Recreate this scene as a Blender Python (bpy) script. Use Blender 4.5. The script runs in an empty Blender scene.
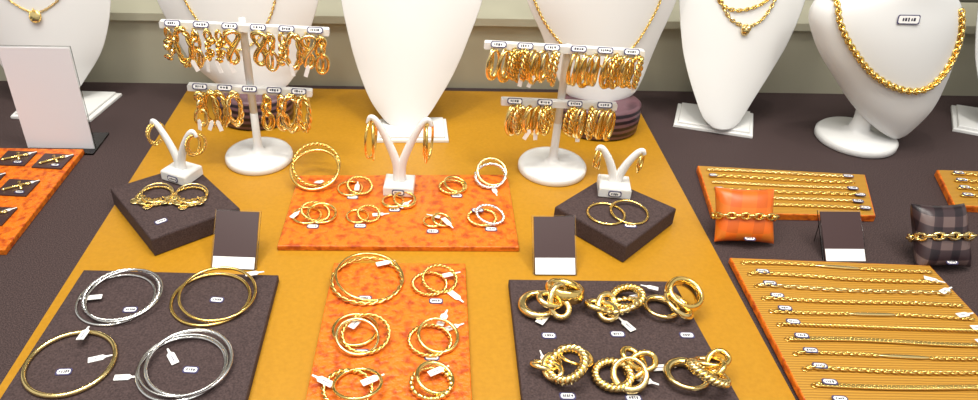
import bpy, math, random
from mathutils import Matrix, Vector
random.seed(7)
rad=math.radians
S=bpy.context.scene
S.view_settings.view_transform='Standard'
# ------------------------------------------------------------------ materials
def mat(name,col,rough=.5,metal=0,bump=None,col2=None,nscale=200,ramp=(.35,.65),spec=.5,trans=0,detail=6,kind='noise'):
    m=bpy.data.materials.new(name);m.use_nodes=True
    nt=m.node_tree;b=nt.nodes['Principled BSDF'];L=nt.links
    b.inputs['Base Color'].default_value=(*col,1);b.inputs['Roughness'].default_value=rough
    b.inputs['Metallic'].default_value=metal;b.inputs['Specular IOR Level'].default_value=spec
    b.inputs['Transmission Weight'].default_value=trans
    tc=nt.nodes.new('ShaderNodeTexCoord')
    if col2:
        if kind=='noise':
            n=nt.nodes.new('ShaderNodeTexNoise');n.inputs['Scale'].default_value=nscale;n.inputs['Detail'].default_value=detail;out=n.outputs['Fac']
        else:
            n=nt.nodes.new('ShaderNodeTexWave');n.inputs['Scale'].default_value=nscale;n.bands_direction=kind;n.inputs['Distortion'].default_value=1.0;out=n.outputs['Fac']
        L.new(tc.outputs['Object'],n.inputs['Vector'])
        r=nt.nodes.new('ShaderNodeValToRGB');r.color_ramp.elements[0].position=ramp[0];r.color_ramp.elements[1].position=ramp[1]
        r.color_ramp.elements[0].color=(*col,1);r.color_ramp.elements[1].color=(*col2,1)
        L.new(out,r.inputs['Fac']);L.new(r.outputs['Color'],b.inputs['Base Color'])
    if bump:
        n2=nt.nodes.new('ShaderNodeTexNoise');n2.inputs['Scale'].default_value=bump[0];n2.inputs['Detail'].default_value=5
        L.new(tc.outputs['Object'],n2.inputs['Vector'])
        bp=nt.nodes.new('ShaderNodeBump');bp.inputs['Strength'].default_value=bump[1];bp.inputs['Distance'].default_value=bump[2]
        L.new(n2.outputs['Fac'],bp.inputs['Height']);L.new(bp.outputs['Normal'],b.inputs['Normal'])
    return m
GOLD=mat('gold',(.93,.66,.21),.16,1)
GOLDL=mat('gold_light',(.96,.74,.32),.18,1)
SILVER=mat('silver',(.90,.90,.89),.18,1)
STEEL=mat('steel',(.66,.65,.63),.25,1)
WHITE=mat('white_leatherette',(.74,.74,.735),.42,bump=(700,.12,.0004))
WPLAST=mat('white_plastic',(.78,.78,.77),.25)
PAPER=mat('white_paper',(.88,.87,.86),.6)
CARDW=mat('white_card',(.76,.75,.79),.35)
NAVY=mat('label_border',(.05,.045,.13),.5)
INK=mat('label_ink',(.015,.015,.04),.6)
MUST=mat('mustard_leather',(.405,.190,.006),.42,bump=(1400,.25,.0004),col2=(.455,.218,.009),nscale=260,ramp=(.3,.7))
MUSTT=mat('mustard_tray_fabric',(.31,.145,.011),.55,bump=(900,.3,.0005),col2=(.47,.235,.022),nscale=120,kind='Y',ramp=(.2,.6))
ORANGE=mat('orange_silk',(.40,.055,.003),.38,bump=(260,.8,.0018),col2=(.72,.165,.006),nscale=130,ramp=(.34,.54),detail=12)
DARK=mat('aubergine_fabric',(.022,.013,.013),.8,bump=(1500,.4,.0006),col2=(.092,.059,.057),nscale=900,ramp=(.35,.70),detail=3,spec=.3)
DARKT=mat('aubergine_suede',(.034,.021,.021),.8,bump=(1500,.3,.0005),col2=(.078,.050,.049),nscale=700,ramp=(.3,.7),detail=3,spec=.3)
STRIPE=mat('purple_stripe_satin',(.014,.007,.011),.35,col2=(.14,.07,.085),nscale=38,kind='Z',ramp=(.35,.75))
BROWN=mat('brown_card',(.050,.024,.024),.35)
ACRYL=mat('clear_acrylic',(.95,.97,.97),.03,trans=1)
CREAM=mat('pale_grey_paint',(.44,.42,.32),.5,col2=(.48,.46,.35),nscale=6)
OLIVE=mat('olive_panel',(.085,.082,.06),.4,col2=(.11,.107,.08),nscale=5)
FLOORM=mat('floor_stone',(.16,.14,.13),.5,col2=(.22,.2,.18),nscale=8)
def plaid(name,c1,c2,c3,sx=13,sz=15):
    m=bpy.data.materials.new(name);m.use_nodes=True;nt=m.node_tree;L=nt.links;b=nt.nodes['Principled BSDF'];b.inputs['Roughness'].default_value=.35
    tc=nt.nodes.new('ShaderNodeTexCoord');mp=nt.nodes.new('ShaderNodeMapping');mp.inputs['Rotation'].default_value=(0,0,.25)
    L.new(tc.outputs['Object'],mp.inputs['Vector'])
    def wv(d,s):
        w=nt.nodes.new('ShaderNodeTexWave');w.bands_direction=d;w.inputs['Scale'].default_value=s;L.new(mp.outputs['Vector'],w.inputs['Vector'])
        r=nt.nodes.new('ShaderNodeValToRGB');r.color_ramp.interpolation='CONSTANT';r.color_ramp.elements[1].position=.62
        L.new(w.outputs['Fac'],r.inputs['Fac']);return r.outputs['Color']
    a=wv('X',sx);c=wv('Z',sz)
    m1=nt.nodes.new('ShaderNodeMix');m1.data_type='RGBA';m1.inputs[6].default_value=(*c1,1);m1.inputs[7].default_value=(*c2,1);L.new(a,m1.inputs[0])
    m2=nt.nodes.new('ShaderNodeMix');m2.data_type='RGBA';m2.inputs[7].default_value=(*c3,1);L.new(c,m2.inputs[0])
    m3=nt.nodes.new('ShaderNodeMix');m3.data_type='RGBA';m3.inputs[6].default_value=(*c3,1);m3.inputs[7].default_value=(*c1,1);L.new(a,m3.inputs[0])
    L.new(m1.outputs[2],m2.inputs[6]);L.new(m3.outputs[2],m2.inputs[7])
    L.new(m2.outputs[2],b.inputs['Base Color']);return m
PLO=plaid('orange_plaid_satin',(.70,.13,.008),(.55,.10,.008),(.64,.16,.015))
PLD=plaid('purple_plaid_satin',(.040,.022,.025),(.012,.006,.009),(.13,.085,.08),17,19)
# ------------------------------------------------------------------ mesh builder (mm)
def T(x,y,z):return Matrix.Translation((x,y,z))
def RX(a):return Matrix.Rotation(rad(a),4,'X')
def RY(a):return Matrix.Rotation(rad(a),4,'Y')
def RZ(a):return Matrix.Rotation(rad(a),4,'Z')
class MB:
    def __init__(s,name):s.n=name;s.v=[];s.f=[];s.mi=[];s.sm=[];s.mats=[]
    def add(s,vs,fs,m,smooth=True,M=None):
        if m not in s.mats:s.mats.append(m)
        k=s.mats.index(m);o=len(s.v)
        for v in vs:
            v=Vector(v);s.v.append((M@v) if M is not None else v)
        for f in fs:s.f.append([i+o for i in f]);s.mi.append(k);s.sm.append(smooth)
    def box(s,cx,cy,cz,sx,sy,sz,m,M=None,b=0):
        a,c,e=sx/2,sy/2,sz/2
        s.prism([(cx-a,cy-c),(cx+a,cy-c),(cx+a,cy+c),(cx-a,cy+c)],cz-e,cz+e,m,b,M)
    def prism(s,poly,z0,z1,m,b=0,M=None,mside=None):
        n=len(poly);cx=sum(p[0] for p in poly)/n;cy=sum(p[1] for p in poly)/n
        def inset(d):
            r=[]
            for x,y in poly:
                l=math.hypot(x-cx,y-cy) or 1
                k=max(0,1-d*1.3/l);r.append((cx+(x-cx)*k,cy+(y-cy)*k))
            return r
        if b>0:
            rings=[(inset(b*.6),z0),(poly,z0+b*.6),(poly,z1-b),(inset(b*.35),z1-b*.3),(inset(b),z1)]
        else: rings=[(poly,z0),(poly,z1)]
        vs=[];fs=[]
        for p,z in rings:vs+=[(x,y,z) for x,y in p]
        for r in range(len(rings)-1):
            for i in range(n):
                j=(i+1)%n;fs.append([r*n+i,r*n+j,(r+1)*n+j,(r+1)*n+i])
        s.add(vs,fs,mside or m,False,M)
        k=(len(rings)-1)*n
        s.add(vs[:n],[list(range(n))[::-1]],m,False,M);s.add(vs[k:],[list(range(n))],m,False,M)
    def lathe(s,prof,m,n=40,M=None,sx=1,sy=1,smooth=True):
        vs=[];fs=[]
        for r,z in prof:
            for i in range(n):
                a=2*math.pi*i/n;vs.append((r*math.cos(a)*sx,r*math.sin(a)*sy,z))
        for k in range(len(prof)-1):
            for i in range(n):
                j=(i+1)%n;fs.append([k*n+i,k*n+j,(k+1)*n+j,(k+1)*n+i])
        fs.append(list(range(n))[::-1]);fs.append([(len(prof)-1)*n+i for i in range(n)])
        s.add(vs,fs,m,smooth,M)
    def tube(s,pts,r,m,n=6,closed=False,ref=(0,0,1),M=None,flat=1):
        pts=[Vector(p) for p in pts];N=len(pts);ref=Vector(ref);vs=[];fs=[]
        for i,p in enumerate(pts):
            if closed:t=pts[(i+1)%N]-pts[i-1]
            else:t=pts[min(i+1,N-1)]-pts[max(i-1,0)]
            t.normalize();b=ref-t*ref.dot(t)
            if b.length<1e-4:b=Vector((1,0,0))-t*t.x
            b.normalize();c=t.cross(b);rr=r[i] if isinstance(r,(list,tuple)) else r
            for k in range(n):
                a=2*math.pi*k/n;vs.append(p+b*(rr*math.cos(a)*flat)+c*(rr*math.sin(a)))
        for i in range(N if closed else N-1):
            j=(i+1)%N
            for k in range(n):
                l=(k+1)%n;fs.append([i*n+k,j*n+k,j*n+l,i*n+l])
        if not closed:
            fs.append([k for k in range(n)]);fs.append([(N-1)*n+k for k in range(n)][::-1])
        s.add(vs,fs,m,True,M)
    # oval hoop in local XY plane
    def hoop(s,a,b,r,m,M,kind='plain',n=48,k=9):
        P=lambda t:Vector((a*math.cos(t),b*math.sin(t),0))
        ts=[2*math.pi*i/n for i in range(n)]
        if kind=='twist':
            n=max(n,k*8);ts=[2*math.pi*i/n for i in range(n)]
            for ph in (0,math.pi):
                pts=[]
                for t in ts:
                    p=P(t);nn=Vector((b*math.cos(t),a*math.sin(t),0)).normalized()
                    pts.append(p+nn*(r*.62*math.cos(k*t+ph))+Vector((0,0,r*.62*math.sin(k*t+ph))))
                s.tube(pts,r*.62,m,6,True,M=M)
        elif kind=='knot':
            n=84;c=a/3
            P3=[Vector((c*(math.sin(t)+2*math.sin(2*t)),c*(math.cos(t)-2*math.cos(2*t)),-c*.55*math.sin(3*t))) for t in [2*math.pi*i/n for i in range(n)]]
            s.tube(P3,r,m,8,True,M=M)
        elif kind=='grad':
            s.tube([P(t) for t in ts],[r*(.55+.6*(.5-.5*math.sin(t))) for t in ts],m,8,True,M=M)
        elif kind=='bead':
            nb=int(2*math.pi*max(a,b)/(r*1.9));n2=nb*4
            s.tube([P(2*math.pi*i/n2) for i in range(n2)],[r*(1.05,.85,.5,.85)[i%4] for i in range(n2)],m,7,True,M=M)
        elif kind=='flat':
            s.tube([P(t) for t in ts],r,m,8,True,M=M,flat=2.1)
        else:
            s.tube([P(t) for t in ts],r,m,8,True,M=M)
    # ring resting on surface height zs
    def ring(s,x,y,zs,R,r,m,tilt=0,az=0,kind='plain',b=None,k=9):
        b=b or R;e=r*(2.1 if kind=='flat' else 1.25 if kind in('twist',) else 1.15 if kind in('grad','bead') else 1)
        if kind=='knot':e=r+R*.19
        z=zs+e*math.cos(rad(tilt))+(b*math.sin(rad(tilt))+ (r*math.sin(rad(tilt))))
        s.hoop(R,b,r,m,T(x,y,z)@RZ(az)@RX(tilt),kind,56 if R>20 else 40,k)
    def chain(s,pts,L,r,m,w=.62,closed=False,alt=True,nn=8,ref=(0,0,1)):
        pts=[Vector(p) for p in pts]
        if closed:pts=pts+[pts[0]]
        d=[0]
        for i in range(1,len(pts)):d.append(d[-1]+(pts[i]-pts[i-1]).length)
        step=L-2.2*r;N=max(2,int(d[-1]/step));step=d[-1]/N
        def at(q):
            q=max(0,min(d[-1],q))
            for i in range(1,len(d)):
                if q<=d[i] or i==len(d)-1:
                    f=(q-d[i-1])/max(1e-6,d[i]-d[i-1]);return pts[i-1].lerp(pts[i],f)
        for i in range(N):
            p=at((i+.5)*step);t=(at((i+.9)*step)-at((i+.1)*step)).normalized()
            up=Vector(ref);up=(up-t*up.dot(t));
            if up.length<1e-4:up=Vector((0,1,0))
            up.normalize();sd=up.cross(t)
            a=rad(78 if (alt and i%2) else 12)
            u2=up*math.cos(a)+sd*math.sin(a);s2=u2.cross(t)
            M=Matrix(((t.x,s2.x,u2.x,p.x),(t.y,s2.y,u2.y,p.y),(t.z,s2.z,u2.z,p.z),(0,0,0,1)))
            LL=step/2+r*1.1
            s.tube([(LL*math.cos(2*math.pi*q/nn)-0,LL*w*math.sin(2*math.pi*q/nn),0) for q in range(nn)],r,m,5,True,M=M)
    def tag(s,x,y,z,ang=0,w=12,h=6.8,M=None):
        M=M or T(x,y,z)@RZ(ang)
        c=1.3
        def oct_(w,h):return [(-w/2+c,-h/2),(w/2-c,-h/2),(w/2,-h/2+c),(w/2,h/2-c),(w/2-c,h/2),(-w/2+c,h/2),(-w/2,h/2-c),(-w/2,-h/2+c)]
        s.prism(oct_(w,h),0,.5,NAVY,0,M);s.prism(oct_(w-1.9,h-1.9),.5,.65,PAPER,0,M)
        # dummy marks: a few small blocks of varying width
        q=-3.4
        while q<3.0:
            ww=random.choice((.8,1.1,1.4));hh=random.choice((.28,.34,.40))
            s.box((q+ww/2)*w/12,random.uniform(-.2,.2),.7,ww*w/12,h*hh,.1,INK,M);q+=ww+random.choice((.45,.6,.9))
    def btag(s,x,y,z,ang=0,w=13,h=5.6,tilt=0,roll=0):
        M=T(x,y,z+abs(math.sin(rad(tilt)))*w/2+abs(math.sin(rad(roll)))*h/2)@RZ(ang)@RY(tilt)@RX(roll)
        s.prism([(-w/2,-h/2),(w/2-2,-h/2),(w/2,-h/6),(w/2+5,-h/9),(w/2+5,h/9),(w/2,h/6),(w/2-2,h/2),(-w/2,h/2)],0,.45,PAPER,0,M)
        s.box(-w*.05,0,.5,w*.45,.6,.08,NAVY,M)
    def done(s):
        vs=[v*.001 for v in s.v]
        lo=[min(v[i] for v in vs) for i in range(3)];hi=[max(v[i] for v in vs) for i in range(3)]
        c=Vector(((lo[0]+hi[0])/2,(lo[1]+hi[1])/2,lo[2]))
        me=bpy.data.meshes.new(s.n);me.from_pydata([v-c for v in vs],[],s.f)
        for m in s.mats:me.materials.append(m)
        me.polygons.foreach_set('material_index',s.mi);me.polygons.foreach_set('use_smooth',s.sm);me.update()
        o=bpy.data.objects.new(s.n,me);o.location=c;bpy.context.collection.objects.link(o);return o
def smooth_path(P,n=10):
    P=[Vector(p) for p in P];out=[]
    Q=[P[0]*2-P[1]]+P+[P[-1]*2-P[-2]]
    for i in range(1,len(Q)-2):
        for k in range(n):
            t=k/n;a,b,c,d=Q[i-1],Q[i],Q[i+1],Q[i+2]
            out.append(.5*((2*b)+(c-a)*t+(2*a-5*b+4*c-d)*t*t+(3*b-a-3*c+d)*t**3))
    out.append(P[-1]);return out
# ------------------------------------------------------------------ shell
o=MB('display_table');o.box(0,250,-25,2400,1500,50,DARK)
for sx in(-1,1):
    for yy in(-430,930):o.box(sx*1120,yy,-400,60,60,700,OLIVE)
o.done()
o=MB('floor');o.box(0,400,-760,6000,5000,20,FLOORM);o.done()
o=MB('wall_back');o.box(0,1030,400,2400,40,2300,OLIVE);o.done()
o=MB('trim_back_ledge');o.box(0,962,46,2400,88,92,CREAM);o.box(0,960,97,2400,96,10,CREAM);o.done()
o=MB('table_runner')
o.prism([(-317,300),(290,300),(290,906),(-317,906)],0,1.2,MUST,.4);o.done()
ZR=1.2
# ------------------------------------------------------------------ trays & boxes
def tray(name,poly,z1,m,side=None,b=1.2,z0=ZR):
    o=MB(name);o.prism(poly,z0,z1,m,b,mside=side);o.done()
tray('orange_display_tray',[(-134,545),(98,549),(99,681),(-132,672)],7,ORANGE)
tray('orange_display_tray',[(-82,325),(42,327),(45,522),(-77,520)],8,ORANGE)
tray('orange_display_tray',[(-640,520),(-389,533),(-389,722),(-640,722)],7,ORANGE,z0=0)
tray('aubergine_display_tray',[(-306,322),(-125,322),(-125,500),(-302,503)],9,DARKT)
tray('aubergine_display_tray',[(79,322),(246,322),(232,500),(83,499)],9,DARKT)
tray('aubergine_display_box',[(-248,533),(-177,587),(-247,670),(-317,618)],22,DARKT,b=2)
tray('aubergine_display_box',[(195,534),(260,598),(199,656),(138,598)],22,DARKT,b=2)
tray('chain_display_tray',[(304,611),(472,610),(502,691),(318,705)],8,MUSTT,ORANGE,z0=0)
tray('chain_display_tray',[(291,325),(485,325),(481,530),(296,537)],8,MUSTT,ORANGE,z0=1.2)
tray('chain_display_tray',[(566,632),(720,620),(740,700),(590,704)],8,MUSTT,ORANGE,z0=0)
# ------------------------------------------------------------------ bangles on lower-left tray
z=9
o=MB('silver_bangle_set')
o.ring(-258,463,z,32,1.2,SILVER,0);o.ring(-254,466,z+1.2,31,1.2,SILVER,3,20,'twist',k=22);o.ring(-250,463,z+3,31.5,1.0,STEEL,4,-40)
o.tag(-242,451,z,3);o.btag(-276,462,z+3.5,190,13,5.5);o.done()
o=MB('gold_bangle_set')
o.ring(-177,465,z,33,1.5,GOLD,0);o.ring(-171,467,z+2.5,32,1.3,GOLD,4,30)
o.tag(-172,465,z,-5);o.btag(-147,494,z+5,25,12,5.5,8);o.done()
o=MB('gold_bangle')
o.ring(-267,389,z,33,2.0,GOLDL,0);o.tag(-269,381,z,4);o.btag(-249,395,z+.2,20,13,5.5);o.btag(-266,415,z+4,95,16,6,15);o.done()
o=MB('silver_bangle_set')
o.ring(-180,386,z,33,1.3,SILVER,0);o.ring(-174,388,z+2.3,32,1.5,SILVER,4,10);o.ring(-177,384,z+5,32.5,.9,STEEL,3,130)
o.tag(-173,385,z,-3);o.btag(-190,396,z+1,125,14,6);o.btag(-222,376,z+.5,5,13,5.5);o.done()
# ------------------------------------------------------------------ orange front tray
z=8
def hoops(name,x,y,z,spec,tags=(),bt=()):
    o=MB(name)
    for (dx,dy,R,r,m,tilt,az,kind) in spec:o.ring(x+dx,y+dy,z,R,r,m,tilt,az,kind,k=12)
    for t in tags:o.tag(x+t[0],y+t[1],z+(t[3] if len(t)>3 else 0),t[2])
    for t in bt:o.btag(x+t[0],y+t[1],z+t[2],*t[3:])
    return o.done()
hoops('gold_bangle_pair',-45,493,z,[(0,0,31,1.8,GOLD,0,0,'twist'),(3,2,30,1.3,GOLD,7,60,'plain')],[(0,-22,0)],[(14,22,4,20)])
hoops('gold_hoop_earrings',15,491,z,[(-4,-1,15,1.5,GOLD,0,0,'twist'),(5,2,15,1.5,GOLD,12,20,'twist')],[(2,-22,0)],[(18,-15,1,-50,14,6),(14,8,5,20,12,5)])
hoops('gold_hoop_earrings',-45,425,z,[(-5,6,18,1.7,GOLD,0,0,'plain'),(4,-2,19,1.6,GOLD,9,-10,'twist'),(-2,-6,17,1.4,GOLDL,14,40,'plain')],[(2,-18,0)],[(-5,9,6,60,13,6)])
hoops('gold_hoop_earrings',14,420,z,[(-3,0,17,1.6,GOLD,0,0,'twist'),(4,2,16,1.6,GOLD,13,30,'plain')],[(-1,-17,0)],[(8,22,4,70,15,6),(16,16,1,25,12,5)])
hoops('gold_hoop_earrings',-48,368,z,[(-3,0,18,1.8,GOLD,0,0,'twist'),(5,2,18,1.6,GOLD,12,200,'plain')],[(2,-10,0)],[(-20,5,4,150,14,6),(14,6,5,30,14,6)])
hoops('gold_hoop_earrings',12,374,z,[(0,0,15,2.4,GOLD,0,0,'bead'),(3,3,14,1.8,GOLD,14,70,'plain')],[],[(4,10,5,30,13,5.5)])
# ------------------------------------------------------------------ dark tray hoops
z=9
def cl(x,y,seed,kinds,tags,bt,sc=1):
    rr=random.Random(seed);sp=[]
    offs=[(-11,-4),(10,5),(1,-8)]
    for i,kd in enumerate(kinds):
        dx,dy=offs[i]
        sp.append((dx*sc,dy*sc,(12.5+rr.random()*2)*sc,(2.6+rr.random()*.7)*sc*(.82 if kd=='knot' else 1),GOLD if i%2 else GOLDL,[6,20,32][i],rr.random()*360,kd))
    hoops('gold_knot_hoop_earrings',x,y,z,sp,tags,bt)
cl(116,464,1,['grad','flat','knot'],[(-7,-36,0)],[(-10,-19,3,55,14,7)],1.08)
cl(170,461,2,['knot','twist','bead'],[(-4,-30,0)],[(6,-22,2,120,13,6),(18,8,8,20,9,4)],1.0)
cl(219,463,3,['grad','flat','grad'],[(4,-32,-0)],[(-12,20,6,160,10,4.5)],1.0)
cl(114,393,4,['knot','grad','twist'],[(0,-28,0)],[(-14,4,5,100,9,4)],1.0)
cl(161,386,5,['twist','knot','grad'],[(2,-22,0)],[(12,-7,4,-25,14,6)],.95)
cl(219,387,6,['grad','knot','twist'],[(-6,-28,0)],[(-28,6,2,5,14,6)],1.05)
# ------------------------------------------------------------------ orange mid tray
z=7
hoops('gold_hoop_earrings',-104,594,z,[(-8,0,14,1.5,GOLD,0,0,'plain'),(7,1,14,1.5,GOLD,9,20,'plain'),(0,2,14,1.3,GOLD,14,70,'twist')],[(0,-17,0)],[(-20,-2,3,60,11,5)])
hoops('gold_hoop_earrings',-68,645,z,[(-5,0,13,1.5,GOLD,0,0,'plain'),(5,1,13,1.6,GOLD,12,30,'twist')],[(-1,-15,0)],[(3,-3,5,90,12,5)])
hoops('gold_hoop_earrings',-56,594,z,[(-5,0,11,1.4,GOLD,0,0,'plain'),(6,1,11,1.4,GOLD,12,30,'twist')],[(-1,-15,0)],[(16,4,1,10,12,5)])
hoops('gold_hoop_earrings',-20,621,z,[(-6,0,11,1.9,GOLD,0,0,'grad'),(6,0,11,1.9,GOLD,12,30,'grad')],[(-4,-13,0)],[(6,-8,3,50,12,5)])
hoops('gold_hoop_earrings',37,650,z,[(-1,0,13,2.0,GOLD,0,0,'bead'),(3,1,12,1.6,GOLD,14,60,'plain')],[(4,-14,0)],[])
hoops('gold_hoop_earrings',20,584,z,[(-5,3,9,1.5,GOLD,0,0,'plain'),(4,3,9,1.5,GOLD,12,60,'plain')],[(-5,-12,0)],[(9,-1,4,-60,14,5),(-2,8,4,160,9,4)])
hoops('gold_hoop_earrings',69,594,z,[(-4,0,14,2.0,GOLD,0,0,'bead'),(4,1,14,1.9,SILVER,12,60,'bead')],[(-8,10,0,4),(4,-17,0)],[])
o=MB('gold_bangle')
o.ring(-112,664,z,26,1.8,GOLD,24,-8);o.ring(-111,668,z,25,1.6,GOLD,34,10,'twist',k=16);o.btag(-106,650,z+2,85,18,8,25);o.done()
o=MB('silver_ring_pair')
o.ring(78,664,z,16,1.6,SILVER,22,-20,'twist');o.ring(80,668,z,16,1.5,GOLDL,34,12);o.tag(80,655,z,-5);o.btag(82,645,z+1,-80,9,5);o.done()
# ------------------------------------------------------------------ box tops
o=MB('gold_charm_hoop_earrings');z=22
for cx,cy,R in((-266,602,17),(-231,602,17)):
    o.ring(cx,cy,z,R,1.3,GOLD,0,0,'twist',k=14);o.ring(cx+3,cy+2,z+1.2,R-2,1.0,GOLDL,8,40)
    for i in range(7):
        a=rad(185+i*27);rr_=R+(2 if i%2 else -2);q=(cx+rr_*math.cos(a),cy+rr_*math.sin(a))
        o.lathe([(4.0,-.4),(4.4,-.2),(4.4,.2),(4.0,.4)],GOLDL,16,T(q[0],q[1],z+1.4+.9*(i%3))@RZ(i*50)@RX(9))
        o.hoop(1.2,1.2,.35,GOLD,T(cx+(rr_-5)*math.cos(a),cy+(rr_-5)*math.sin(a),z+2))
    for i in range(3):
        a=rad(225+i*45);o.lathe([(3.2,-.4),(3.6,0),(3.2,.4)],GOLD,14,T(cx+(R-9)*math.cos(a),cy+(R-9)*math.sin(a),z+1.2)@RX(8))
o.tag(-247,561,z,38);o.done()
o=MB('gold_hoop_earrings')
o.ring(186,584,z,18,1.3,GOLD,0);o.ring(209,585,z,18,1.3,GOLD,5,20);o.tag(206,566,z,-4);o.done()
# ------------------------------------------------------------------ Y earring stands
def ystand(x,y,z,H,w,az,Rh,kind,hw=.85,hz=65):
    o=MB('earring_stand');M=T(x,y,z)@RZ(az)
    o.box(0,0,6.5,32,27,13,WPLAST,M,b=2.5)
    for sx in(-1,1):
        P=smooth_path([(sx*2,0,11),(sx*3.0,0,H*.38),(sx*w*.42,0,H*.68),(sx*w*.78,0,H*.92),(sx*w,0,H*.98),(sx*w*1.12,0,H*.90)],7)
        n=len(P);o.tube(P,[5.2-3.2*(i/(n-1))**1.2 for i in range(n)],WPLAST,10,ref=(0,1,0),M=M,flat=.8)
        for k in(0,1):
            o.hoop(Rh*hw,Rh,1.4,GOLD,M@T(sx*w*(1.02-.09*k),(-1)**k*1.5,H*.93-Rh)@RZ(hz+20*k)@RX(90),kind,40,10)
    o.tag(0,0,0,0,13,6.4,M=M@T(0,-14.2,6.5)@RX(90));o.done()
ystand(-248,640,22,62,26,-25,11,'twist')
ystand(-20,645,7,88,29,-4,21,'plain',.8,78)
ystand(202,626,22,52,21,-8,10,'grad')
# ------------------------------------------------------------------ T-bar earring stands
def tstand(x,y,H,bars,kind):
    o=MB('earring_t_bar_stand')
    o.lathe([(37.5,0),(38.5,1.5),(38.5,6),(37,8.5),(33,9.6),(10,11),(6,14),(4.6,20),(4.2,60)],WPLAST,56,T(x,y,ZR))
    o.lathe([(4.2,40),(4.2,H-4),(3.2,H)],WPLAST,20,T(x,y,ZR))
    rr=random.Random(int(x)+500)
    for (x0,x1,z0,z1,n,gap) in bars:
        L=x1-x0;a=math.degrees(math.atan2(z1-z0,L));M=T((x0+x1)/2,y-6,(z0+z1)/2)@RY(-a)
        o.box(0,0,0,L,7,7.5,WPLAST,M,b=1.2)
        nt=int(L/26)
        for i in range(nt):
            o.tag(0,0,0,0,16,6.4,M=M@T(-L/2+14+i*(L-28)/(nt-1),-4.0,2.6)@RX(62))
        for i in range(n):
            u=(i+.5)/n
            if gap and abs(u-.5)<gap:continue
            px=-L/2+4+u*(L-8)+rr.uniform(-2,2)
            ty=rr.random()
            for k in(0,1):
                dy=-7-5*k+rr.uniform(-1,1)
                rz=rr.uniform(-60,60);g=rr.choice([GOLD,GOLDL]);MM=M@T(px+k*2.5,dy,0)
                if kind=='twist':
                    if ty<.4:      # chunky twisted drop
                        b=rr.uniform(17,21);o.hoop(b*.42,b,2.3,g,MM@T(0,0,-b-1)@RZ(rz)@RX(90)@RZ(rr.uniform(-8,8)),'twist',48,5)
                    elif ty<.7:   # linked drops
                        zz=-2
                        for q,(aa,b) in enumerate(((3.5,5),(4.6,7),(6.2,10))):
                            o.hoop(aa,b,1.7,g,MM@T(0,0,zz-b)@RZ(rz+80*(q%2))@RX(90)@RZ(rr.uniform(-10,10)),'plain',28);zz-=2*b-2.6
                    elif ty<.85:   # infinity shaped flat drop
                        P=[(6.0*math.sin(2*t)*(1+.25*math.cos(t)),17*math.cos(t)-18,1.6*math.sin(t*1)) for t in [2*math.pi*i/48 for i in range(48)]]
                        o.tube(P,1.9,g,7,True,M=MM@RZ(rz)@RX(90),ref=(0,0,1))
                    else:          # cluster of small leaves on a hook
                        o.hoop(3,5,1,g,MM@T(0,0,-6)@RZ(rz)@RX(90),'plain',20)
                        for q in range(6):
                            o.lathe([(.6,-1),(4,-.4),(4.4,.2),(.6,1.2)],g,12,MM@T(3*math.cos(q*2),1.5*math.sin(q*2),-12-q*4)@RZ(rz+q*40)@RX(70),sy=.75)
                else:
                    b=rr.uniform(14,16.5);aa=b*.55
                    o.hoop(aa,b,2.4,g,MM@T(0,0,-b-1)@RZ(55+rz*.4)@RX(90),'grad' if ty<.6 else 'twist',36,7)
            if rr.random()<.4:
                zz=-38 if kind=='twist' else -31
                o.prism([(-2.2,-6),(2.2,-6),(2.2,6),(0,8),(-2.2,6)],0,.4,PAPER,0,M@T(px,dy-4,zz)@RZ(rr.uniform(-30,30))@RX(90)@RZ(rr.uniform(-25,25)))
    o.done()
tstand(-184,716,168,[(-267,-94,164,158,13,.07),(-250,-116,94,89,10,.07)],'twist')
tstand(152,703,150,[(65,229,152,145,15,.05),(87,211,89,85,12,.06)],'grad')
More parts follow.
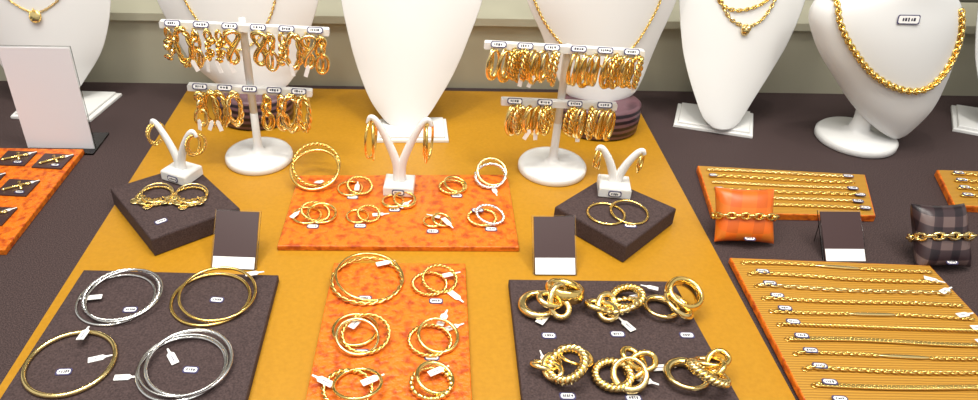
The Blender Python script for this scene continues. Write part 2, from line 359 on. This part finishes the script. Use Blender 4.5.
# ------------------------------------------------------------------ busts
def interp(rows,z):
    n=len(rows)
    for i in range(n-1):
        if z<=rows[i+1][0] or i==n-2:
            z0,z1=rows[i][0],rows[i+1][0];t=max(0,min(1,(z-z0)/(z1-z0)));r=[]
            for c in range(1,len(rows[0])):
                p0,p1=rows[i][c],rows[i+1][c]
                m0=(rows[i+1][c]-rows[i-1][c])/(rows[i+1][0]-rows[i-1][0]) if i>0 else (p1-p0)/(z1-z0)
                m1=(rows[i+2][c]-rows[i][c])/(rows[i+2][0]-rows[i][0]) if i<n-2 else (p1-p0)/(z1-z0)
                h=z1-z0;t2=t*t;t3=t2*t
                r.append((2*t3-3*t2+1)*p0+(t3-2*t2+t)*h*m0+(-2*t3+3*t2)*p1+(t3-t2)*h*m1)
            return r
def bust(rows,y0,lean,bulge,slab=None,ped=None,thick=9,extra=None):
    o=MB('necklace_bust_display')
    zb=rows[0][0];zt=rows[-1][0];NR=44;NC=20
    def surf(x,z,off=0):
        xl,xr=interp(rows,z);xm=(xl+xr)/2;hw=max(1,(xr-xl)/2);u=max(-1,min(1,(x-xm)/hw))
        return Vector((x,y0+lean*(z-zb)+bulge*min(1,hw/60)*u*u-off,z))
    vs=[];fs=[];W=2*NC
    for i in range(NR+1):
        z=zb+(zt-zb)*(i/NR)**1.25;xl,xr=interp(rows,z);xm=(xl+xr)/2;hw=(xr-xl)/2
        ring=[]
        for j in range(NC+1):
            u=-math.cos(math.pi*j/NC);ring.append(surf(xm+u*hw,z))
        for j in range(NC-1,0,-1):
            u=-math.cos(math.pi*j/NC);p=surf(xm+u*hw,z);th=thick*(1-u**4)**.5+.3;ring.append(p+Vector((0,th,0)))
        vs+=ring
    for i in range(NR):
        for j in range(W):
            k=(j+1)%W;fs.append([i*W+j,i*W+k,(i+1)*W+k,(i+1)*W+j])
    fs.append(list(range(W))[::-1]);fs.append([NR*W+j for j in range(W)])
    o.add(vs,fs,WHITE,True)
    xm=(rows[0][1]+rows[0][2])/2
    if slab:
        o.prism(slab,slab_z,slab_z+4.5,WPLAST,1.2);cx=sum(p[0] for p in slab)/4;cy=sum(p[1] for p in slab)/4
        o.prism([(cx+(p[0]-cx)*.9,cy+(p[1]-cy)*.9) for p in slab],slab_z+4.5,slab_z+8,WPLAST,1.2)
        # easel strut
        o.tube([(xm,cy+20,slab_z+7),(xm,y0+lean*(90-zb)+thick,90)],4,WPLAST,8,ref=(1,0,0))
    if ped:
        px,py,pr,ph=ped
        o.lathe([(pr-3,ZR),(pr,ZR+3),(pr+1,ph*.5),(pr,ph-3),(pr-4,ph)],STRIPE,48,T(px,py,0),sy=.8)
    if extra:extra(o,surf)
    return o.done()
def vpath(surf,pts,off,n=14):
    P=smooth_path([(p[0],0,p[1]) for p in pts],n);return [surf(p.x,p.z,off) for p in P]
slab_z=0
def ex1(o,s):
    o.chain(vpath(s,[(-515,150),(-495,132),(-471,122),(-447,132),(-427,150)],1.2),4,.5,GOLD)
    p=s(-471,118,3);o.lathe([(6.5,-.8),(7,-.4),(7,.4),(6.5,.8)],GOLDL,24,T(*p)@RX(70));o.hoop(7,7,1,GOLD,T(*p)@RX(70),'bead')
    o.hoop(2,2,.5,GOLD,T(p.x,p.y,p.z+8)@RX(90)@RY(90))
bust([(7,-482,-458),(14,-502,-448),(28,-520,-436),(76,-548,-401),(140,-565,-381),(178,-560,-384),(200,-525,-415),(220,-500,-440),(250,-498,-442)],833,.18,14,
  slab=[(-515,806),(-412,800),(-399,876),(-515,880)],extra=ex1)
slab_z=ZR
def ex2(o,s):
    o.chain(vpath(s,[(-284,160),(-270,132),(-248,104),(-222,92),(-196,104),(-178,132),(-168,160)],1.2),4.5,.6,GOLD)
bust([(38,-244,-172),(44,-258,-164),(60,-280,-152),(80,-292,-145),(106,-303,-136),(150,-318,-122),(180,-312,-126),(205,-270,-165),(222,-246,-190),(255,-244,-192)],812,.12,22,ped=(-207,818,47,40),extra=ex2,thick=22)
bust([(7,-27,-10),(10,-36,-2),(17,-45,8),(36,-60,22),(70,-75,42),(104,-85,56),(155,-95,73),(185,-93,73),(208,-60,42),(225,-42,22),(255,-40,20)],783,.27,14,
  slab=[(-52,757),(36,760),(34,815),(-50,812)])
def ex4(o,s):
    o.chain(vpath(s,[(127,165),(145,132),(168,106),(190,90),(212,84),(236,92),(256,110),(272,140),(280,165)],1.2),4.5,.65,GOLD)
bust([(38,190,256),(44,180,266),(60,170,274),(80,160,280),(108,148,287),(160,122,301),(185,126,298),(208,165,255),(222,185,235),(255,187,233)],800,.12,22,ped=(225,806,48,40),extra=ex4,thick=22)
slab_z=0
def ex5(o,s):
    o.chain(vpath(s,[(352,165),(360,146),(372,132),(390,126),(406,132),(418,148),(424,165)],1.6),6.5,.95,GOLDL)
    o.chain(vpath(s,[(350,165),(355,152),(364,145),(380,143),(400,148),(415,157),(422,165)],1.8),6.5,.95,GOLD)
    p=s(388,121,4);o.lathe([(.5,-2.5),(4,-1.8),(5.2,0),(4,1.8),(.5,2.5)],GOLDL,20,T(*p)@RX(90))
    for dx in(-3,3):o.lathe([(.4,-2.2),(2.8,-1.2),(3.4,0),(2.8,1.2),(.4,2.2)],GOLDL,16,T(p.x+dx,p.y,p.z+3.5)@RX(90))
bust([(8,368,386),(12,361,393),(20,352,400),(41,341,413),(70,329,431),(99,320,447),(151,311,463),(180,312,462),(204,345,430),(220,362,412),(250,365,410)],790,.38,14,
  slab=[(322,812),(412,784),(436,846),(345,872)],extra=ex5)
bust([(8,728,746),(12,721,753),(20,712,760),(41,701,773),(70,689,791),(99,680,807),(151,671,823),(180,672,822),(204,705,790),(220,722,772),(250,725,770)],800,.3,14,
  slab=[(676,812),(762,772),(800,846),(715,880)])
# three-quarter sculpted bust with thick chain
o=MB('necklace_bust_display')
rows=[(14,569,576,6),(18,560,584,12),(30,541,593,20),(54,512,606,29),(85,484,612,34),(110,462,613,36),(135,446,612,36),(155,438,609,34),(172,444,600,31),(186,475,585,29),(200,505,568,27),(215,510,562,26),(250,512,560,25)]
def Yc(z):return 768+.16*z
def bs(x,z,off=0):
    xl,xr,d=interp(rows,z);xm=(xl+xr)/2;u=max(-.98,min(.98,(x-xm)/((xr-xl)/2)))
    return Vector((x,Yc(z)-d*(1-u*u)**.5-off,z))
vs=[];fs=[];W=40;NR=46
for i in range(NR+1):
    zz=14+(236)*(i/NR)**1.2;xl,xr,d=interp(rows,zz)
    for j in range(W):
        a=2*math.pi*j/W;vs.append(((xl+xr)/2+(xr-xl)/2*math.cos(a),Yc(zz)+d*math.sin(a),zz))
for i in range(NR):
    for j in range(W):
        k=(j+1)%W;fs.append([i*W+j,i*W+k,(i+1)*W+k,(i+1)*W+j])
fs.append(list(range(W))[::-1]);fs.append([NR*W+j for j in range(W)])
o.add(vs,fs,WHITE,True)
o.lathe([(44,0),(46,2),(46,8),(43,11),(20,13),(12,18),(10,30),(12,60)],WPLAST,48,T(538,784,0))
P=[bs(p.x,p.z,2.5) for p in smooth_path([(455,0,178),(460,0,156),(478,0,130),(508,0,102),(543,0,87),(572,0,88),(592,0,108),(600,0,136),(594,0,168)],10)]
o.chain(P,7.6,1.45,GOLD,w=.75,ref=(0,-1,.2))
o.tag(0,0,0,0,24,10,M=T(528,bs(528,163).y-1.5,163)@RX(75));o.done()
# ------------------------------------------------------------------ sign cards
def easel(name,x0,x1,y,yt,zt,strip,rot=0,z0=ZR):
    o=MB(name);L=math.hypot(yt-y,zt-z0);a=math.degrees(math.atan2(zt-z0,yt-y));M=T((x0+x1)/2,y,z0)@RZ(rot)@RX(a);w=x1-x0
    o.box(0,L/2,1.0,w,L,1.2,BROWN,M)
    o.box(0,L*strip/2,1.7,w-1,L*strip-1,.3,PAPER,M)
    o.box(0,L/2,-.5,w+3,L+3,1.4,ACRYL,M)
    R=RZ(rot);c=T((x0+x1)/2,y,z0)@R
    o.box(0,0,0,w*.8,1.4,math.hypot(zt*.8,6),ACRYL,c@T(0,(yt-y)*.8+5,zt*.8/2-.2)@RX(-8))
    o.done()
easel('price_card_holder',-190,-150,516,554,40,.22,-2)
easel('price_card_holder',109,147,515,552,41,.30,1)
easel('price_card_holder',391,430,543,578,34,.26,1,0)
o=MB('blank_sign_card')
M=T(-420,732,0)@RX(88);o.box(0,63,0,78,124,1.2,CARDW,M);o.box(0,63,-1.4,80,127,1.4,ACRYL,M)
o.box(-418,745,1.2,80,50,2.4,ACRYL);o.done()
# ------------------------------------------------------------------ pillows
def pillow(name,x,y,yt,zt,w,m,gm,rot,R=4.0):
    o=MB(name);L=math.hypot(yt-y,zt);a=math.degrees(math.atan2(zt,yt-y));TH=13
    M=T(x,y,TH*.28)@RZ(rot)@RX(a);N=16;vs=[];fs=[]
    def pt(u,v,s):
        th=TH*((1-u**4)*(1-v**4))**.5
        wx=w/2*(1-.07*(1-v*v));ly=L/2*(1-.07*(1-u*u))
        return (u*wx,L/2+v*ly,s*th)
    for s in(1,-1):
        o0=len(vs)
        for i in range(N+1):
            for j in range(N+1):vs.append(pt(-math.cos(math.pi*j/N),-math.cos(math.pi*i/N),s))
        for i in range(N):
            for j in range(N):
                q=[o0+i*(N+1)+j,o0+i*(N+1)+j+1,o0+(i+1)*(N+1)+j+1,o0+(i+1)*(N+1)+j];fs.append(q if s>0 else q[::-1])
    o.add(vs,fs,m,True,M)
    P=[]
    for k in range(48):
        t=2*math.pi*k/48;c,s_=math.cos(t),math.sin(t)
        P.append(M@Vector(((w/2*.95+1)*c*1.0,L*.47,(TH+2.4)*math.copysign(abs(s_)**.6,s_))))
    o.chain(P,R*2.6,R*.38,gm,closed=True,ref=(M.to_3x3()@Vector((0,0,1))),w=.6)
    o.tag(0,0,0,0,11,5.5,M=M@T(2,L*.08,TH*.62)@RX(-30))
    o.done()
pillow('jewelry_pillow_with_bracelet',321,566,599,43,58,PLO,GOLD,-2,3.6)
pillow('jewelry_pillow_with_bracelet',497,532,572,46,52,PLD,GOLDL,2,4.0)
# ------------------------------------------------------------------ chain rows on trays
z=8
styles=['id','cable','figaro','cable','id','rope','curb','id','cable','curb','id']
for i in range(11):
    y0_=528-i*16.5;x0=307;x1=474;dy=-10+i*1.0
    o=MB('gold_chain_bracelet');st=styles[i];zc=z+1.6
    pts=[(x0+(x1-x0)*t,y0_+dy*t+1.2*math.sin(t*6+i),zc) for t in [k/24 for k in range(25)]]
    if st=='id':
        o.chain(pts[:10],4.6,.75,GOLD);o.chain(pts[15:],4.6,.75,GOLD)
        a=pts[9];b=pts[15];mx=[(a[k]+b[k])/2 for k in range(3)];Lh=math.hypot(b[0]-a[0],b[1]-a[1])
        ang=math.degrees(math.atan2(b[1]-a[1],b[0]-a[0]))
        o.tube([( -Lh/2+Lh*q/12,0,0) for q in range(13)],[.6+1.3*min(1,5*min(q,12-q)/12) for q in range(13)],GOLDL,10,M=T(mx[0],mx[1],mx[2])@RZ(ang),flat=.6)
    elif st=='rope':
        for ph in(0,math.pi):
            o.tube([(x0+(x1-x0)*t,y0_+dy*t+1.0*math.cos(t*150+ph),zc+1.0*math.sin(t*150+ph)) for t in [k/300 for k in range(301)]],.9,GOLD,5)
    elif st=='figaro':
        o.chain(pts,7.5,.95,GOLDL,w=.45)
    elif st=='curb':
        o.chain(pts,5.6,1.0,GOLD,w=.62,alt=False)
    else:o.chain(pts,5.2,.9,GOLD,w=.6)
    o.hoop(2,2,.5,GOLD,T(x0-2,y0_,z+.6))
    if i>0:o.tag(x0+10,y0_+2,z+2.8,-3,11.5,5.8)
    if i in(1,2,4,5,6,8):o.btag(x1-10+3*(i%3),y0_+dy+3,z+2.6,[8,-20,30,-35,15,5,12,10,-10][i],12,5,3)
    o.done()
for i in range(6):
    o=MB('gold_chain_bracelet');x0=326+1.0*i*-1.5;x1=482-3.5*i;y0_=694-13.5*i;y1=684-12.5*i
    pts=[(x0+(x1-x0)*t,y0_+(y1-y0_)*t+.8*math.sin(t*5+i),z+1.4) for t in [k/20 for k in range(21)]]
    o.chain(pts,[5,6.5,4.4,7,5,5.5][i],[.9,1.05,.85,1.1,.9,1.0][i],GOLD if i%2 else GOLDL,w=.55)
    if i in(0,2,3,4,5):o.tag(x1-4+(i%2)*5,y1-1,z+2.6,-5,11,5.6)
    if i%2:o.tag(x0+3,y0_,z+2.6,3,10,5)
    o.done()
for i in range(4):
    o=MB('gold_chain_bracelet');y0_=694-15*i;x0=602-6*i
    pts=[(x0+110*t,y0_-9*t,z+1.4) for t in [k/20 for k in range(21)]]
    o.chain(pts,6,1.0,GOLD);o.tag(x0+6,y0_,z+2.6,-5,11,5.6);o.done()
# ------------------------------------------------------------------ cross pendants on cards (left tray)
z=7
def crosscard(x,y,ang,ca):
    o=MB('gold_cross_pendant_card');M=T(x,y,z)@RZ(ang)
    o.box(0,0,1,34,30,2,BROWN,M,b=.4)
    M2=M@T(0,0,3.2)@RZ(ca)
    o.tube([(-13,0,0),(9,0,0)],1.5,GOLD,8,M=M2);o.tube([(3,-7,0),(3,7,0)],1.5,GOLD,8,M=M2)
    o.hoop(2,2,.6,GOLD,M2@T(11,0,0));
    for e in((-13,0),(3,-7),(3,7),(9,0)):o.lathe([(.3,-1.6),(1.7,-.8),(1.9,0),(1.7,.8),(.3,1.6)],GOLDL,10,M2@T(e[0],e[1],0))
    o.btag(x+10,y+8,z+2.2,35,9,4);o.tag(x+7,y-10,z+2.1,ang,10,5);o.done()
for x,y,a,c in((-455,697,-2,30),(-411,692,-4,40),(-425,637,-3,35),(-468,650,0,30),(-425,585,-3,30),(-468,590,2,30)):
    crosscard(x,y,a,c)
# ------------------------------------------------------------------ lights
def area(name,loc,rot,size,sy,e,col):
    l=bpy.data.lights.new(name,'AREA');l.shape='RECTANGLE';l.size=size;l.size_y=sy;l.energy=e;l.color=col
    o=bpy.data.objects.new(name,l);o.location=loc;o.rotation_euler=[rad(a) for a in rot];bpy.context.collection.objects.link(o)
area('ceiling_light_panel',(0,.45,1.35),(0,0,0),1.6,.16,11,(1,.97,.90))
area('ceiling_light_panel',(-.5,.1,1.2),(22,-18,0),.2,.2,4,(1,.96,.88))
area('ceiling_light_panel',(.6,.15,1.2),(20,20,0),.2,.2,4,(1,.96,.88))
area('ceiling_light_panel',(0,-.15,1.1),(42,0,0),.9,.1,2.5,(1,.97,.90))
for x,y in((-.35,.75),(0,.6),(.38,.75),(.15,.35),(-.25,.4)):
    l=bpy.data.lights.new('spot_downlight','SPOT');l.energy=9;l.spot_size=rad(70);l.spot_blend=.8;l.shadow_soft_size=.015;l.color=(1,.95,.85)
    o=bpy.data.objects.new('spot_downlight',l);o.location=(x,y,1.25);bpy.context.collection.objects.link(o)
w=bpy.data.worlds.new('world');S.world=w;w.use_nodes=True;nt=w.node_tree;bg=nt.nodes['Background']
tc=nt.nodes.new('ShaderNodeTexCoord');sp=nt.nodes.new('ShaderNodeSeparateXYZ');r=nt.nodes.new('ShaderNodeValToRGB')
nt.links.new(tc.outputs['Generated'],sp.inputs[0])
nn=nt.nodes.new('ShaderNodeTexNoise');nn.inputs['Scale'].default_value=7;nt.links.new(tc.outputs['Generated'],nn.inputs['Vector'])
ad=nt.nodes.new('ShaderNodeMath');ad.operation='MULTIPLY_ADD';nt.links.new(nn.outputs['Fac'],ad.inputs[0]);ad.inputs[1].default_value=1.6;nt.links.new(sp.outputs['Z'],ad.inputs[2])
nt.links.new(ad.outputs[0],r.inputs['Fac']);r.color_ramp.elements[0].position=.80;r.color_ramp.elements[0].color=(.03,.025,.02,1)
mid=1.0
r.color_ramp.elements[1].position=mid;r.color_ramp.elements[1].color=(1,.98,.95,1)
nt.links.new(r.outputs['Color'],bg.inputs['Color']);bg.inputs['Strength'].default_value=.68
# ------------------------------------------------------------------ camera
cd=bpy.data.cameras.new('camera');cam=bpy.data.objects.new('camera',cd);bpy.context.collection.objects.link(cam)
cd.sensor_width=36;cd.lens=36*720/978;cd.shift_x=71/978;cd.clip_start=.01
cam.matrix_world=Matrix.Translation((0,0,.43))@Matrix.Rotation(rad(56),4,'X')@Matrix.Rotation(.0157,4,'Z')
S.camera=cam
